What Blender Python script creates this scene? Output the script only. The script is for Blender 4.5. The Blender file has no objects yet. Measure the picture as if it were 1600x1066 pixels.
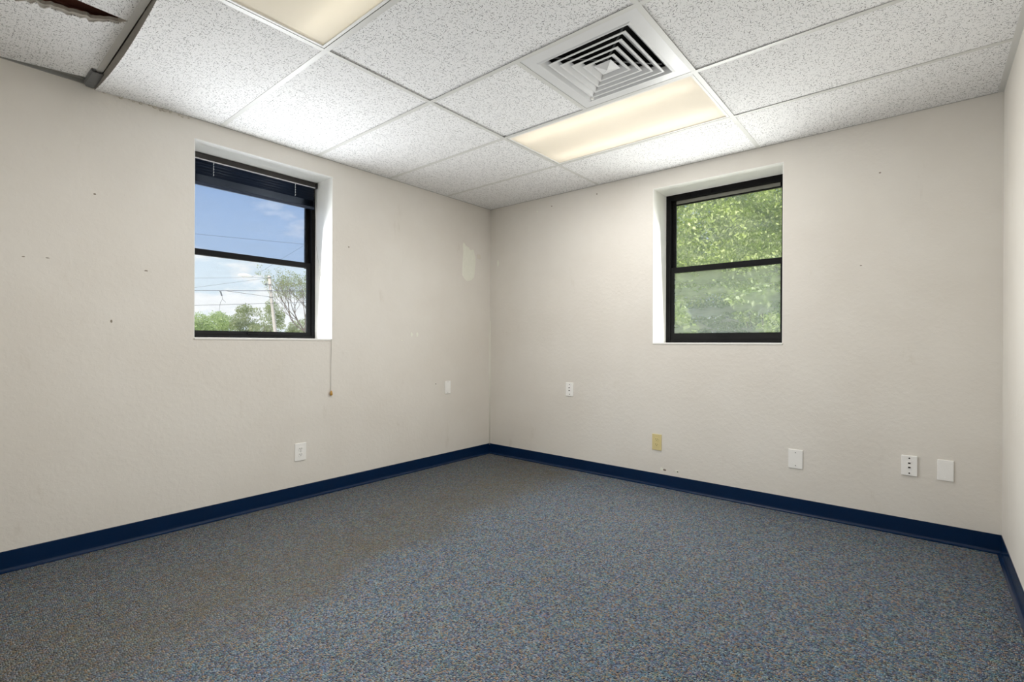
import bpy, math, random
import numpy as np
from mathutils import Vector, Matrix

random.seed(7)
rng = np.random.default_rng(7)
S = bpy.context.scene
COL = S.collection

# ------------------------------------------------------------------ room dimensions (metres)
H = 2.39            # underside of the suspended ceiling
W = 3.606           # back wall length (x: 0 .. W)
D = 4.27            # room depth (y: 0 .. -D)
DECK = 3.05         # roof deck above the suspended ceiling
T = 0.32            # outside wall thickness
REV = 0.2365        # depth of the window reveals

# ------------------------------------------------------------------ camera
yaw, pitch, roll = -0.6938, -0.0010, 0.0042
fw = Vector((math.sin(yaw)*math.cos(pitch), math.cos(yaw)*math.cos(pitch), math.sin(pitch)))
rt = Vector((math.cos(yaw), -math.sin(yaw), 0.0))
up = rt.cross(fw)
r2 = rt*math.cos(roll) + up*math.sin(roll)
u2 = up*math.cos(roll) - rt*math.sin(roll)
cam_data = bpy.data.cameras.new('camera')
cam_data.sensor_fit = 'HORIZONTAL'; cam_data.sensor_width = 36.0
cam_data.lens = 770.36*36.0/1600.0
cam_data.shift_x = (800-807.14)/1600.0
cam_data.shift_y = (538.14-533)/1600.0
cam_data.clip_start = 0.02; cam_data.clip_end = 600
cam = bpy.data.objects.new('camera', cam_data); COL.objects.link(cam)
m = Matrix.Identity(4)
for i in range(3):
    m[i][0] = r2[i]; m[i][1] = u2[i]; m[i][2] = -fw[i]
m[0][3], m[1][3], m[2][3] = 3.3036, -3.5621, 1.0766
cam.matrix_world = m
S.camera = cam

# ------------------------------------------------------------------ view
S.view_settings.view_transform = 'Standard'
S.view_settings.look = 'None'
S.view_settings.gamma = 1.0
S.view_settings.use_curve_mapping = False
S.view_settings.exposure = 0.05
S.cycles.use_denoising = True
S.cycles.max_bounces = 9
S.cycles.diffuse_bounces = 5
S.cycles.transparent_max_bounces = 16
S.cycles.sample_clamp_indirect = 6.0
S.cycles.caustics_reflective = False
S.cycles.caustics_refractive = False

LAMP_POWER = 20.0        # watts, each ceiling fixture
LAMP_COLOR = (1.0, 0.975, 0.94)
DAY_LEFT, DAY_BACK = 24.0, 20.5     # watts of the area lamp added inside each window
SUN_STRENGTH = 7.0
SKY_STRENGTH = 1.0

# ------------------------------------------------------------------ node helpers
class N:
    """thin wrapper over a node tree"""
    def __init__(s, tree): s.t = tree; s.n = tree.nodes; s.l = tree.links
    def add(s, typ, ins=None, **props):
        nd = s.n.new(typ)
        for k, v in props.items(): setattr(nd, k, v)
        for k, v in (ins or {}).items(): s.set(nd, k, v)
        return nd
    def set(s, nd, k, v):
        sock = nd.inputs[k]
        if isinstance(v, bpy.types.NodeSocket): s.l.new(v, sock)
        elif isinstance(v, bpy.types.Node): s.l.new(v.outputs[0], sock)
        else: sock.default_value = v
    def math(s, op, a, b=0.0, c=None, clamp=False):
        nd = s.add('ShaderNodeMath', operation=op, use_clamp=clamp)
        s.set(nd, 0, a); s.set(nd, 1, b)
        if c is not None: s.set(nd, 2, c)
        return nd.outputs[0]
    def vmath(s, op, a, b=None, out=0):
        nd = s.add('ShaderNodeVectorMath', operation=op)
        s.set(nd, 0, a)
        if b is not None: s.set(nd, 1, b)
        return nd.outputs[out]
    def noise(s, vec, scale, detail=2.0, rough=0.5, out=0):
        nd = s.add('ShaderNodeTexNoise', {'Scale': scale, 'Detail': detail, 'Roughness': rough, 'Vector': vec})
        return nd.outputs[out]
    def ramp(s, fac, stops, interp='LINEAR'):
        nd = s.add('ShaderNodeValToRGB', {'Fac': fac})
        cr = nd.color_ramp; cr.interpolation = interp
        while len(cr.elements) < len(stops): cr.elements.new(0.5)
        for e, (p, c) in zip(cr.elements, stops):
            e.position = p; e.color = c if len(c) == 4 else (*c, 1)
        return nd.outputs[0]
    def mix(s, fac, a, b, mode='MIX'):
        nd = s.add('ShaderNodeMix', data_type='RGBA', blend_type=mode)
        s.set(nd, 0, fac); s.set(nd, 6, a); s.set(nd, 7, b)
        return nd.outputs[2]
    def smooth(s, v, lo, hi):
        nd = s.add('ShaderNodeMapRange', {'Value': v, 'From Min': lo, 'From Max': hi}, interpolation_type='SMOOTHSTEP')
        return nd.outputs[0]

def srgb(r, g, b):
    f = lambda c: (c/255/12.92) if c/255 <= 0.04045 else ((c/255+0.055)/1.055)**2.4
    return (f(r), f(g), f(b), 1.0)

def mat(name):
    mt = bpy.data.materials.new(name); mt.use_nodes = True
    k = N(mt.node_tree); bs = mt.node_tree.nodes['Principled BSDF']
    return mt, k, bs

def pos(k):
    return k.add('ShaderNodeNewGeometry').outputs['Position']

def simple(name, col, rough=0.5, metal=0.0, var=0.06, scale=8.0, bump=0.0, bscale=200.0, spec=0.5, coat=0.0):
    mt, k, bs = mat(name)
    p = pos(k)
    n = k.noise(p, scale, 4.0, 0.6)
    c2 = tuple(max(0, c*(1-2*var)) for c in col[:3]) + (1,)
    c1 = tuple(min(1, c*(1+var)) for c in col[:3]) + (1,)
    k.set(bs, 'Base Color', k.mix(n, c2, c1))
    bs.inputs['Roughness'].default_value = rough
    bs.inputs['Metallic'].default_value = metal
    bs.inputs['Specular IOR Level'].default_value = spec
    bs.inputs['Coat Weight'].default_value = coat
    if bump:
        b = k.add('ShaderNodeBump', {'Strength': 0.5, 'Distance': bump, 'Height': k.noise(p, bscale, 2.0)})
        k.set(bs, 'Normal', b)
    return mt

# ------------------------------------------------------------------ world: blue sky with low white cumulus
def make_world():
    w = bpy.data.worlds.new('sky'); S.world = w; w.use_nodes = True
    k = N(w.node_tree); bg = w.node_tree.nodes['Background']
    d = k.add('ShaderNodeTexCoord').outputs['Generated']
    sep = k.add('ShaderNodeSeparateXYZ', {0: d})
    z = sep.outputs['Z']
    base = k.ramp(k.smooth(z, -0.02, 0.75), [(0.0, (0.78, 0.88, 0.96)), (0.15, (0.68, 0.81, 0.94)), (0.4, (0.48, 0.65, 0.90)), (1.0, (0.26, 0.44, 0.78))])
    sc = k.vmath('MULTIPLY', d, (1.0, 1.0, 2.6))
    n = k.noise(sc, 6.5, 7.0, 0.58)
    thr = k.math('MULTIPLY_ADD', z, 1.25, 0.375)
    cl = k.math('SUBTRACT', n, thr)
    mask = k.smooth(cl, -0.02, 0.10)
    cloud = k.mix(k.noise(sc, 14.0, 4.0, 0.6), (0.86, 0.88, 0.92, 1), (1.12, 1.12, 1.12, 1))
    k.set(bg, 'Color', k.mix(mask, base, cloud))
    bg.inputs['Strength'].default_value = SKY_STRENGTH
make_world()

# sun: high, from behind the camera and over the roof, so it never shines in
sun_d = bpy.data.lights.new('sun', 'SUN'); sun_d.energy = SUN_STRENGTH; sun_d.angle = math.radians(0.6); sun_d.color = (1.0, 0.95, 0.86)
sun = bpy.data.objects.new('sun', sun_d); COL.objects.link(sun)
to_sun = Vector((0.30, -0.52, 0.80)).normalized()
sun.rotation_euler = to_sun.to_track_quat('Z', 'Y').to_euler()
sun.location = (20, -30, 60)

# area lamps added just inside the glass, standing in for window daylight
def daylight(name, loc, direction, w, h, power, color):
    d = bpy.data.lights.new(name, 'AREA'); d.shape = 'RECTANGLE'; d.size = w; d.size_y = h; d.energy = power; d.color = color; d.spread = 3.0
    o = bpy.data.objects.new(name, d); COL.objects.link(o); o.location = loc
    o.rotation_euler = Vector(direction).to_track_quat('-Z', 'Y').to_euler()
daylight('daylight_fill_lamp_1', (-0.172, -2.113, 1.53), (1, 0, -0.10), 0.82, 0.78, DAY_LEFT, (0.95, 0.98, 1.0))
daylight('daylight_fill_lamp_2', (2.14, 0.168, 1.56), (0, -1, -0.10), 0.84, 0.86, DAY_BACK, (0.99, 1.0, 0.97))

# ------------------------------------------------------------------ mesh helpers
class MB:
    def __init__(s): s.v = []; s.f = []
    def poly(s, vs, fs):
        o = len(s.v); s.v += [tuple(v) for v in vs]; s.f += [tuple(i+o for i in f) for f in fs]; return s
    def box(s, a, b):
        x0, y0, z0 = (min(p, q) for p, q in zip(a, b)); x1, y1, z1 = (max(p, q) for p, q in zip(a, b))
        return s.poly([(x0,y0,z0),(x1,y0,z0),(x1,y1,z0),(x0,y1,z0),(x0,y0,z1),(x1,y0,z1),(x1,y1,z1),(x0,y1,z1)],
                      [(0,3,2,1),(4,5,6,7),(0,1,5,4),(1,2,6,5),(2,3,7,6),(3,0,4,7)])
    def prism(s, pts, z0, z1):
        """closed outline in (x,y), counter-clockwise, extruded z0..z1"""
        n = len(pts)
        vs = [(x, y, z0) for x, y in pts] + [(x, y, z1) for x, y in pts]
        return s.poly(vs, [tuple(range(n-1, -1, -1)), tuple(range(n, 2*n))] + [(i, (i+1) % n, n+(i+1) % n, n+i) for i in range(n)])
    def sweep(s, prof, a, b, out):
        """profile of (distance along out, height) pairs, run straight from a to b"""
        a, b, out = Vector(a), Vector(b), Vector(out); n = len(prof)
        vs = [a + out*p + Vector((0, 0, q)) for p, q in prof] + [b + out*p + Vector((0, 0, q)) for p, q in prof]
        return s.poly(vs, [tuple(range(n)), tuple(range(2*n-1, n-1, -1))] + [(i, n+i, n+(i+1) % n, (i+1) % n) for i in range(n)])
    def tube(s, pts, rad, seg=8):
        pts = [Vector(p) for p in pts]; n = len(pts)
        rad = [rad]*n if not hasattr(rad, '__len__') else rad
        vs = []
        ref = None
        for i, p in enumerate(pts):
            t = (pts[min(i+1, n-1)] - pts[max(i-1, 0)]).normalized()
            if ref is None: ref = t.orthogonal().normalized()
            ref = (ref - t*ref.dot(t)).normalized()
            q = t.cross(ref)
            for j in range(seg):
                an = 2*math.pi*j/seg
                vs.append(p + (ref*math.cos(an) + q*math.sin(an))*rad[i])
        fs = [(i*seg+j, i*seg+(j+1) % seg, (i+1)*seg+(j+1) % seg, (i+1)*seg+j) for i in range(n-1) for j in range(seg)]
        fs += [tuple(range(seg-1, -1, -1)), tuple(range((n-1)*seg, n*seg))]
        return s.poly(vs, fs)
    def lathe(s, prof, c, axis=(0, 0, 1), seg=16):
        """prof: (radius, distance along axis)"""
        c = Vector(c); ax = Vector(axis).normalized(); u = ax.orthogonal().normalized(); v = ax.cross(u)
        n = len(prof); vs = []
        for r, h in prof:
            for j in range(seg):
                an = 2*math.pi*j/seg
                vs.append(c + ax*h + (u*math.cos(an) + v*math.sin(an))*r)
        fs = [(i*seg+j, i*seg+(j+1) % seg, (i+1)*seg+(j+1) % seg, (i+1)*seg+j) for i in range(n-1) for j in range(seg)]
        fs += [tuple(range(seg-1, -1, -1)), tuple(range((n-1)*seg, n*seg))]
        return s.poly(vs, fs)
    def mesh(s, name):
        me = bpy.data.meshes.new(name); me.from_pydata(s.v, [], s.f); me.update(); return me
    def build(s, name, material, parent=None, smooth=False, bevel=0.0):
        me = s.mesh(name); me.materials.append(material)
        if smooth:
            for p in me.polygons: p.use_smooth = True
        return put(name, me, parent, bevel)

def put(name, me, parent=None, bevel=0.0):
    o = bpy.data.objects.new(name, me); COL.objects.link(o)
    if parent is not None: o.parent = parent
    if bevel:
        md = o.modifiers.new('edge', 'BEVEL'); md.width = bevel; md.segments = 2; md.limit_method = 'ANGLE'
    return o

def fixnormals(o):
    import bmesh
    bm = bmesh.new(); bm.from_mesh(o.data); bmesh.ops.recalc_face_normals(bm, faces=bm.faces); bm.to_mesh(o.data); bm.free(); return o

def empty(name, loc=(0, 0, 0)):
    o = bpy.data.objects.new(name, None); o.empty_display_size = 0.1; COL.objects.link(o)
    o.location = loc
    return o

def thing(name, label, cat, group=None):
    o = empty(name); o['label'] = label; o['category'] = cat
    if group: o['group'] = group
    return o

def tag(o, label, cat, group=None, kind=None):
    o['label'] = label; o['category'] = cat
    if group: o['group'] = group
    if kind: o['kind'] = kind
    return o

def struct(o, label=None):
    o['kind'] = 'structure'
    if label: o['label'] = label
    return o

# ------------------------------------------------------------------ materials
def wall_material():
    mt, k, bs = mat('painted_plaster')
    p = pos(k)
    n1 = k.noise(p, 1.3, 4.0, 0.6)
    c = k.mix(k.smooth(n1, 0.3, 0.7), srgb(221, 216, 208), srgb(227, 223, 216))
    # faint scuffs
    sc = k.noise(k.vmath('MULTIPLY', p, (6, 6, 2.2)), 1.0, 5.0, 0.65)
    c = k.mix(k.math('MULTIPLY', k.smooth(sc, 0.62, 0.75), 0.22), c, srgb(186, 176, 158))
    k.set(bs, 'Base Color', c)
    bs.inputs['Roughness'].default_value = 0.62
    bs.inputs['Specular IOR Level'].default_value = 0.35
    kn = k.smooth(k.noise(p, 34.0, 3.0, 0.55), 0.42, 0.62)
    fine = k.noise(p, 170.0, 2.0, 0.5)
    h = k.math('MULTIPLY_ADD', fine, 0.45, kn)
    k.set(bs, 'Normal', k.add('ShaderNodeBump', {'Strength': 0.16, 'Distance': 0.0020, 'Height': h}))
    return mt

def tile_material():
    mt, k, bs = mat('fissured_mineral_tile')
    p = k.vmath('MULTIPLY', pos(k), (1.0, 1.0, 0.0))
    warp = k.add('ShaderNodeTexNoise', {'Scale': 70.0, 'Detail': 1.0, 'Vector': p}).outputs['Color']
    pw = k.vmath('ADD', p, k.vmath('SCALE', k.vmath('SUBTRACT', warp, (0.5, 0.5, 0.5))))
    for nd in k.n:
        if nd.type == 'VECT_MATH' and nd.operation == 'SCALE': nd.inputs['Scale'].default_value = 0.010
    marks = None
    for scale, a, b in ((54.0, 0.0085, 0.0013), (88.0, 0.0036, 0.00125), (140.0, 0.0014, 0.0012)):
        v = k.add('ShaderNodeTexVoronoi', {'Vector': pw, 'Scale': scale, 'Randomness': 1.0}, feature='F1', voronoi_dimensions='2D')
        loc = k.vmath('SUBTRACT', pw, v.outputs['Position'])
        col = k.add('ShaderNodeSeparateColor', {0: v.outputs['Color']})
        rot = k.add('ShaderNodeVectorRotate', {'Vector': loc, 'Angle': k.math('MULTIPLY', col.outputs[0], 6.283)}, rotation_type='Z_AXIS')
        e = k.vmath('LENGTH', k.vmath('MULTIPLY', rot.outputs[0], (1/a, 1/b, 0.0)), out=1)
        mk = k.math('SUBTRACT', 1.0, k.smooth(e, 0.75, 1.15))
        mk = k.math('MULTIPLY', mk, k.math('GREATER_THAN', col.outputs[1], 0.60))
        marks = mk if marks is None else k.math('MAXIMUM', marks, mk)
    base = k.mix(k.noise(p, 2.2, 3.0), srgb(238, 238, 239), srgb(243, 243, 243))
    k.set(bs, 'Base Color', k.mix(k.math('MULTIPLY', marks, 0.88), base, srgb(112, 112, 114)))
    bs.inputs['Roughness'].default_value = 0.9
    bs.inputs['Specular IOR Level'].default_value = 0.15
    h = k.math('SUBTRACT', k.math('MULTIPLY', k.noise(p, 600.0, 2.0), 0.25), marks)
    k.set(bs, 'Normal', k.add('ShaderNodeBump', {'Strength': 0.35, 'Distance': 0.0012, 'Height': h}))
    return mt

def carpet_material():
    mt, k, bs = mat('speckled_loop_carpet')
    p = k.vmath('MULTIPLY', pos(k), (1.0, 1.0, 0.0))
    v = k.add('ShaderNodeTexVoronoi', {'Vector': p, 'Scale': 165.0, 'Randomness': 0.9}, feature='F1', voronoi_dimensions='2D')
    col = k.add('ShaderNodeSeparateColor', {0: v.outputs['Color']})
    cols = [srgb(62, 76, 100), srgb(98, 134, 158), srgb(124, 162, 186), srgb(150, 162, 174), srgb(86, 110, 142), srgb(178, 188, 190),
            srgb(158, 132, 106), srgb(112, 112, 142), srgb(84, 122, 136), srgb(182, 154, 126), srgb(56, 60, 72), srgb(142, 150, 134)]
    blue = k.ramp(col.outputs[0], [(i/len(cols), c) for i, c in enumerate(cols)], 'CONSTANT')
    # centimetre-sized drifts of one yarn colour
    dr = k.noise(p, 22.0, 3.0, 0.6, out=1)
    blue = k.mix(0.26, blue, dr, 'OVERLAY')
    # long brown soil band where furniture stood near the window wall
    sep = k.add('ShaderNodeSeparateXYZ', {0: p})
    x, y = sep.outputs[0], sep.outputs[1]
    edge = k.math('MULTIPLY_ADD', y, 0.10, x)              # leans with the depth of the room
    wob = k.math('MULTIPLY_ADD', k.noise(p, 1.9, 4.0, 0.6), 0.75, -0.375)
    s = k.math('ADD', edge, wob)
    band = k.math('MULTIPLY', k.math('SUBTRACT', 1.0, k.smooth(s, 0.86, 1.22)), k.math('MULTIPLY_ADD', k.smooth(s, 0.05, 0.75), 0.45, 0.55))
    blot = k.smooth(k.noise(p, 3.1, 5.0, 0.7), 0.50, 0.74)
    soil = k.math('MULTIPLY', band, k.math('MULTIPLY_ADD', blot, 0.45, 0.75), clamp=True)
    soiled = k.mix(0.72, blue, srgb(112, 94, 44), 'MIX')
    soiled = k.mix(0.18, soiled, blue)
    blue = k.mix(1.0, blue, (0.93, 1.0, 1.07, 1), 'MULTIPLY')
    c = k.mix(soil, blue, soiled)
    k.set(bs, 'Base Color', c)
    bs.inputs['Roughness'].default_value = 0.95
    bs.inputs['Specular IOR Level'].default_value = 0.1
    bs.inputs['Sheen Weight'].default_value = 0.25
    h = k.math('SUBTRACT', 1.0, k.math('MULTIPLY', v.outputs['Distance'], 165.0))
    k.set(bs, 'Normal', k.add('ShaderNodeBump', {'Strength': 0.8, 'Distance': 0.0035, 'Height': h}))
    return mt

def glass_material(name, tint, haze, streak):
    """window glass; haze = share of dust film on it"""
    mt, k, bs = mat(name)
    nt = mt.node_tree; nt.nodes.remove(bs); out = nt.nodes['Material Output']
    p = pos(k)
    tr = k.add('ShaderNodeBsdfTransparent', {'Color': tint})
    gl = k.add('ShaderNodeBsdfGlossy', {'Color': (0.9, 0.95, 0.95, 1), 'Roughness': 0.02})
    fr = k.add('ShaderNodeLayerWeight', {'Blend': 0.06})
    m1 = k.add('ShaderNodeMixShader', {0: k.math('MULTIPLY', fr.outputs['Fresnel'], 0.5), 1: tr, 2: gl})
    df = k.add('ShaderNodeBsdfDiffuse', {'Color': (0.72, 0.74, 0.70, 1)})
    tl = k.add('ShaderNodeBsdfTranslucent', {'Color': (0.72, 0.76, 0.70, 1)})
    film = k.add('ShaderNodeMixShader', {0: 0.6, 1: df, 2: tl})
    n = k.noise(k.vmath('MULTIPLY', p, (3.0, 3.0, 9.0)), 1.0, 5.0, 0.62)
    f = k.math('MULTIPLY_ADD', k.smooth(n, 0.38, 0.68), streak, haze)
    m2 = k.add('ShaderNodeMixShader', {0: f, 1: m1, 2: film})
    nt.links.new(m2.outputs[0], out.inputs['Surface'])
    return mt

def leaf_material(name, c1, c2, c3):
    mt, k, bs = mat(name)
    nt = mt.node_tree; nt.nodes.remove(bs); out = nt.nodes['Material Output']
    p = pos(k)
    n = k.noise(p, 1.6, 3.0, 0.6)
    g = k.add('ShaderNodeNewGeometry').outputs['Random Per Island']
    c = k.mix(k.math('POWER', g, 2.2), k.mix(n, c1, c2), c3)  # random leaves pale towards c3, painting in highlight specks
    df = k.add('ShaderNodeBsdfPrincipled', {'Base Color': c, 'Roughness': 0.45, 'Specular IOR Level': 0.4})
    tl = k.add('ShaderNodeBsdfTranslucent', {'Color': k.mix(0.5, c, (0.55, 0.75, 0.12, 1))})
    ms = k.add('ShaderNodeMixShader', {0: 0.35, 1: df, 2: tl})
    nt.links.new(ms.outputs[0], out.inputs['Surface'])
    return mt

def emission_material(name, col, strength):
    mt, k, bs = mat(name)
    bs.inputs['Base Color'].default_value = (*col, 1)
    bs.inputs['Emission Color'].default_value = (*col, 1)
    bs.inputs['Emission Strength'].default_value = strength
    return mt

def lens_material():
    mt, k, bs = mat('acrylic_lens')
    nt = mt.node_tree; nt.nodes.remove(bs); out = nt.nodes['Material Output']
    p = pos(k)
    c = k.mix(k.noise(p, 3.0, 4.0), (0.94, 0.905, 0.845, 1), (0.965, 0.94, 0.89, 1))
    # a few specks of dust lying in the lens
    v = k.add('ShaderNodeTexVoronoi', {'Vector': p, 'Scale': 5.0}, feature='F1')
    sp = k.math('SUBTRACT', 1.0, k.smooth(v.outputs['Distance'], 0.02, 0.05))
    c = k.mix(k.math('MULTIPLY', sp, 0.25), c, (0.45, 0.38, 0.28, 1))
    tl = k.add('ShaderNodeBsdfTranslucent', {'Color': c})
    df = k.add('ShaderNodeBsdfDiffuse', {'Color': c})
    ms = k.add('ShaderNodeMixShader', {0: 0.45, 1: tl, 2: df})
    nt.links.new(ms.outputs[0], out.inputs['Surface'])
    return mt

M = {}
M['wall'] = wall_material()
M['tile'] = tile_material()
M['core'] = simple('torn_tile_core', srgb(176, 170, 160), 0.95, var=0.15, scale=90, bump=0.004, bscale=160)
M['edge'] = simple('grey_tile_edge', srgb(150, 146, 140), 0.95, var=0.15, scale=60)
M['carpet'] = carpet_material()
M['white'] = simple('white_gloss_paint', srgb(238, 237, 233), 0.45, var=0.02, bump=0.0006, bscale=90)
M['grid'] = simple('white_steel_grid', srgb(214, 214, 211), 0.42, var=0.02)
M['angle'] = simple('grey_steel_angle', srgb(172, 172, 168), 0.45, var=0.05, scale=20)
M['strip'] = simple('lit_rail_grey', srgb(118, 118, 108), 0.6, var=0.05, scale=20)  # strip tone holds the outside light on a sash rail
M['bracket'] = simple('bare_grey_steel', srgb(112, 114, 116), 0.45, metal=0.35, var=0.08, scale=30)
M['base'] = simple('navy_vinyl', srgb(4, 34, 68), 0.24, var=0.12, scale=5.0, spec=0.36)
M['black'] = simple('black_aluminium', srgb(13, 13, 14), 0.55, var=0.08, scale=20, spec=0.13)
M['navy_al'] = simple('dark_blue_slat', srgb(30, 41, 60), 0.34, var=0.06, scale=30, spec=0.35)
M['rail'] = simple('dark_brown_headrail', srgb(40, 35, 32), 0.4, var=0.05, scale=30)
M['lip'] = simple('grey_lip', srgb(205, 203, 206), 0.4, var=0.03)
M['cord'] = simple('grey_cord', srgb(168, 164, 156), 0.8, var=0.1, scale=200)
M['whitecord'] = simple('white_cord', srgb(225, 228, 232), 0.8, var=0.05, scale=200)
M['wood'] = simple('yellow_wood', srgb(196, 150, 70), 0.45, var=0.12, scale=120)
M['plate'] = simple('white_plastic', srgb(246, 245, 242), 0.38, var=0.01)
M['ivory'] = simple('yellowed_ivory_plastic', srgb(220, 205, 150), 0.4, var=0.03)
M['slot'] = simple('dark_slot', srgb(58, 54, 50), 0.6, var=0.05)
M['ivoryslot'] = simple('brown_slot', srgb(112, 92, 52), 0.6, var=0.05)
M['screw'] = simple('dull_screw', srgb(150, 150, 148), 0.35, metal=0.6, var=0.05)
M['vent'] = simple('white_enamel', srgb(220, 221, 222), 0.3, var=0.02)
M['duct'] = simple('black_duct_liner', srgb(20, 20, 21), 0.9, var=0.1)
M['deck'] = simple('rust_brown_deck', srgb(168, 108, 92), 0.85, var=0.2, scale=12)
M['joist'] = simple('dark_joist', srgb(52, 40, 36), 0.85, var=0.2, scale=12)
M['spackle'] = simple('pale_spackle', srgb(236, 236, 224), 0.85, var=0.03, scale=30, bump=0.001, bscale=60)
M['hole'] = simple('hole_dirt', srgb(146, 136, 122), 0.9, var=0.1)
M['chip'] = simple('crumbled_plaster', srgb(214, 208, 196), 0.9, var=0.12, scale=80, bump=0.002, bscale=120)
M['housing'] = simple('white_reflector', srgb(238, 238, 236), 0.5, var=0.01)
M['tube'] = emission_material('fluorescent_tube', (1.0, 0.94, 0.84), 3.7)
M['tube2'] = emission_material('fluorescent_tube_dim', (1.0, 0.97, 0.86), 2.9)
M['lens'] = lens_material()
M['glass_up'] = glass_material('tinted_glass', (0.74, 0.80, 0.90, 1), 0.07, 0.03)
M['glass_lo'] = glass_material('clear_glass', (0.97, 0.98, 0.98, 1), 0.03, 0.04)
M['glass_up2'] = glass_material('dusty_glass', (0.95, 0.96, 0.92, 1), 0.13, 0.12)
M['glass_lo2'] = glass_material('hazy_glass', (0.84, 0.88, 0.87, 1), 0.22, 0.12)
M['leafA'] = leaf_material('sunny_leaves', srgb(140, 164, 74), srgb(196, 210, 116), srgb(244, 246, 200))
M['leafB'] = leaf_material('dark_leaves', srgb(72, 100, 58), srgb(118, 146, 84), srgb(188, 204, 150))
M['leafC'] = leaf_material('grey_green_leaves', srgb(92, 104, 70), srgb(136, 142, 104), srgb(160, 160, 128))
M['leafD'] = leaf_material('pale_green_leaves', srgb(112, 134, 78), srgb(150, 168, 106), srgb(192, 202, 150))
M['bark'] = simple('grey_bark', srgb(120, 108, 98), 0.9, var=0.2, scale=6)
M['pole'] = simple('weathered_pole', srgb(178, 170, 162), 0.85, var=0.12, scale=3)
M['wire'] = simple('dark_wire', srgb(84, 86, 92), 0.6, var=0.05)
M['lampwhite'] = simple('pale_grey_metal', srgb(232, 230, 224), 0.4, var=0.03)
M['concrete'] = simple('pale_concrete', srgb(214, 210, 202), 0.9, var=0.06, scale=0.6, bump=0.004, bscale=8)
M['grass'] = simple('dry_grass', srgb(118, 126, 70), 0.95, var=0.2, scale=2.0, bump=0.02, bscale=20)
M['stucco'] = simple('outside_stucco', srgb(214, 206, 190), 0.9, var=0.04)

# ------------------------------------------------------------------ the room shell
def wall_panel(name, axis, at, thick, s0, s1, z0, z1, hole=None, flip=1):
    """solid wall; axis 'x': plane x=at running along y from s0 to s1; axis 'y': plane y=at running along x"""
    mb = MB()
    def P(s, z, d):
        return (at + d, s, z) if axis == 'x' else (s, at + d, z)
    if hole is None:
        mb.box(P(s0, z0, 0), P(s1, z1, thick))
    else:
        a0, a1, b0, b1 = hole
        ss = [s0, a0, a1, s1]; zz = [z0, b0, b1, z1]
        vs = [P(s, z, d) for d in (0, thick) for z in zz for s in ss]
        idx = lambda i, j, d: d*16 + j*4 + i
        fs = []
        for j in range(3):
            for i in range(3):
                if i == 1 and j == 1: continue
                for d in (0, 1): fs.append((idx(i,j,d), idx(i+1,j,d), idx(i+1,j+1,d), idx(i,j+1,d)))
        for i in range(3):
            for j in (0, 3): fs.append((idx(i,j,0), idx(i+1,j,0), idx(i+1,j,1), idx(i,j,1)))
        for j in range(3):
            for i in (0, 3): fs.append((idx(i,j,0), idx(i,j+1,0), idx(i,j+1,1), idx(i,j,1)))
        fs += [(idx(1,1,0), idx(2,1,0), idx(2,1,1), idx(1,1,1)), (idx(1,2,0), idx(2,2,0), idx(2,2,1), idx(1,2,1)),
               (idx(1,1,0), idx(1,2,0), idx(1,2,1), idx(1,1,1)), (idx(2,1,0), idx(2,2,0), idx(2,2,1), idx(2,1,1))]
        mb.poly(vs, fs)
    return struct(fixnormals(mb.build(name, M['wall'])))

LIN = 0.004    # thickness of the white reveal lining
LW = dict(s0=-2.547, s1=-1.679, z0=1.099, z1=2.272)     # opening in the left wall (along y)
RW = dict(s0=1.697, s1=2.582, z0=1.0824, z1=2.2605)     # opening in the back wall (along x)
wall_left = wall_panel('wall_left', 'x', 0.0, -T, -D-T, T, -0.3, DECK, (LW['s0']-LIN, LW['s1']+LIN, LW['z0']-LIN, LW['z1']+LIN))
wall_back = wall_panel('wall_back', 'y', 0.0, T, 0.0, W, -0.3, DECK, (RW['s0']-LIN, RW['s1']+LIN, RW['z0']-LIN, RW['z1']+LIN))
wall_right = wall_panel('wall_right', 'x', W, T, -D-T, T, -0.3, DECK)
wall_front = wall_panel('wall_front', 'y', -D, -T, 0.0, W, -0.3, DECK)
wall_left['label'] = 'beige textured wall with the blinded window'
wall_back['label'] = 'beige textured wall with the leafy window'

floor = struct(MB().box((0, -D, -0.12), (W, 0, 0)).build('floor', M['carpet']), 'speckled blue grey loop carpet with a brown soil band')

# roof deck with joists, seen only through the gaps in the ceiling
deck = empty('roof_deck'); struct(deck)
MB().box((-T-0.3, -D-T-0.3, DECK), (W+T+0.3, T+0.3, DECK+0.15)).build('deck_board', M['deck'], deck)
for bx_ in (0.36, 0.57, 0.70, 0.80, 1.01):
    MB().box((bx_, -4.1, H+0.085), (bx_+(0.09 if bx_ == 0.70 else 0.19), -3.03, H+0.105)).build('old_board', M['deck'], deck)
for jy in (-4.0, -3.59, -3.18, -2.77):
    MB().box((0.0, jy-0.02, DECK-0.22), (W, jy+0.02, DECK)).build('joist', M['joist'], deck)

# cove base: thin upright with a curved toe
cove = [(0, 0), (0.019, 0), (0.019, 0.0025), (0.0110, 0.0050), (0.0065, 0.009), (0.0042, 0.016), (0.0036, 0.03), (0.0036, 0.0955), (0.0026, 0.0978), (0, 0.098)]
for nm, a, b, out in (('baseboard_left', (0, -D, 0), (0, 0, 0), (1, 0, 0)), ('baseboard_back', (0, 0, 0), (W, 0, 0), (0, -1, 0)), ('baseboard_right', (W, 0, 0), (W, -D, 0), (-1, 0, 0))):
    o = MB().sweep(cove, a, b, out).build(nm, M['base']); fixnormals(o); struct(o, 'navy blue vinyl cove base')
    if nm == 'baseboard_back':
        MB().box((0.0036, -0.0072, 0.088), (0.0072, -0.0036, 0.094)).build('corner_nick', M['lip'], o)

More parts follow.
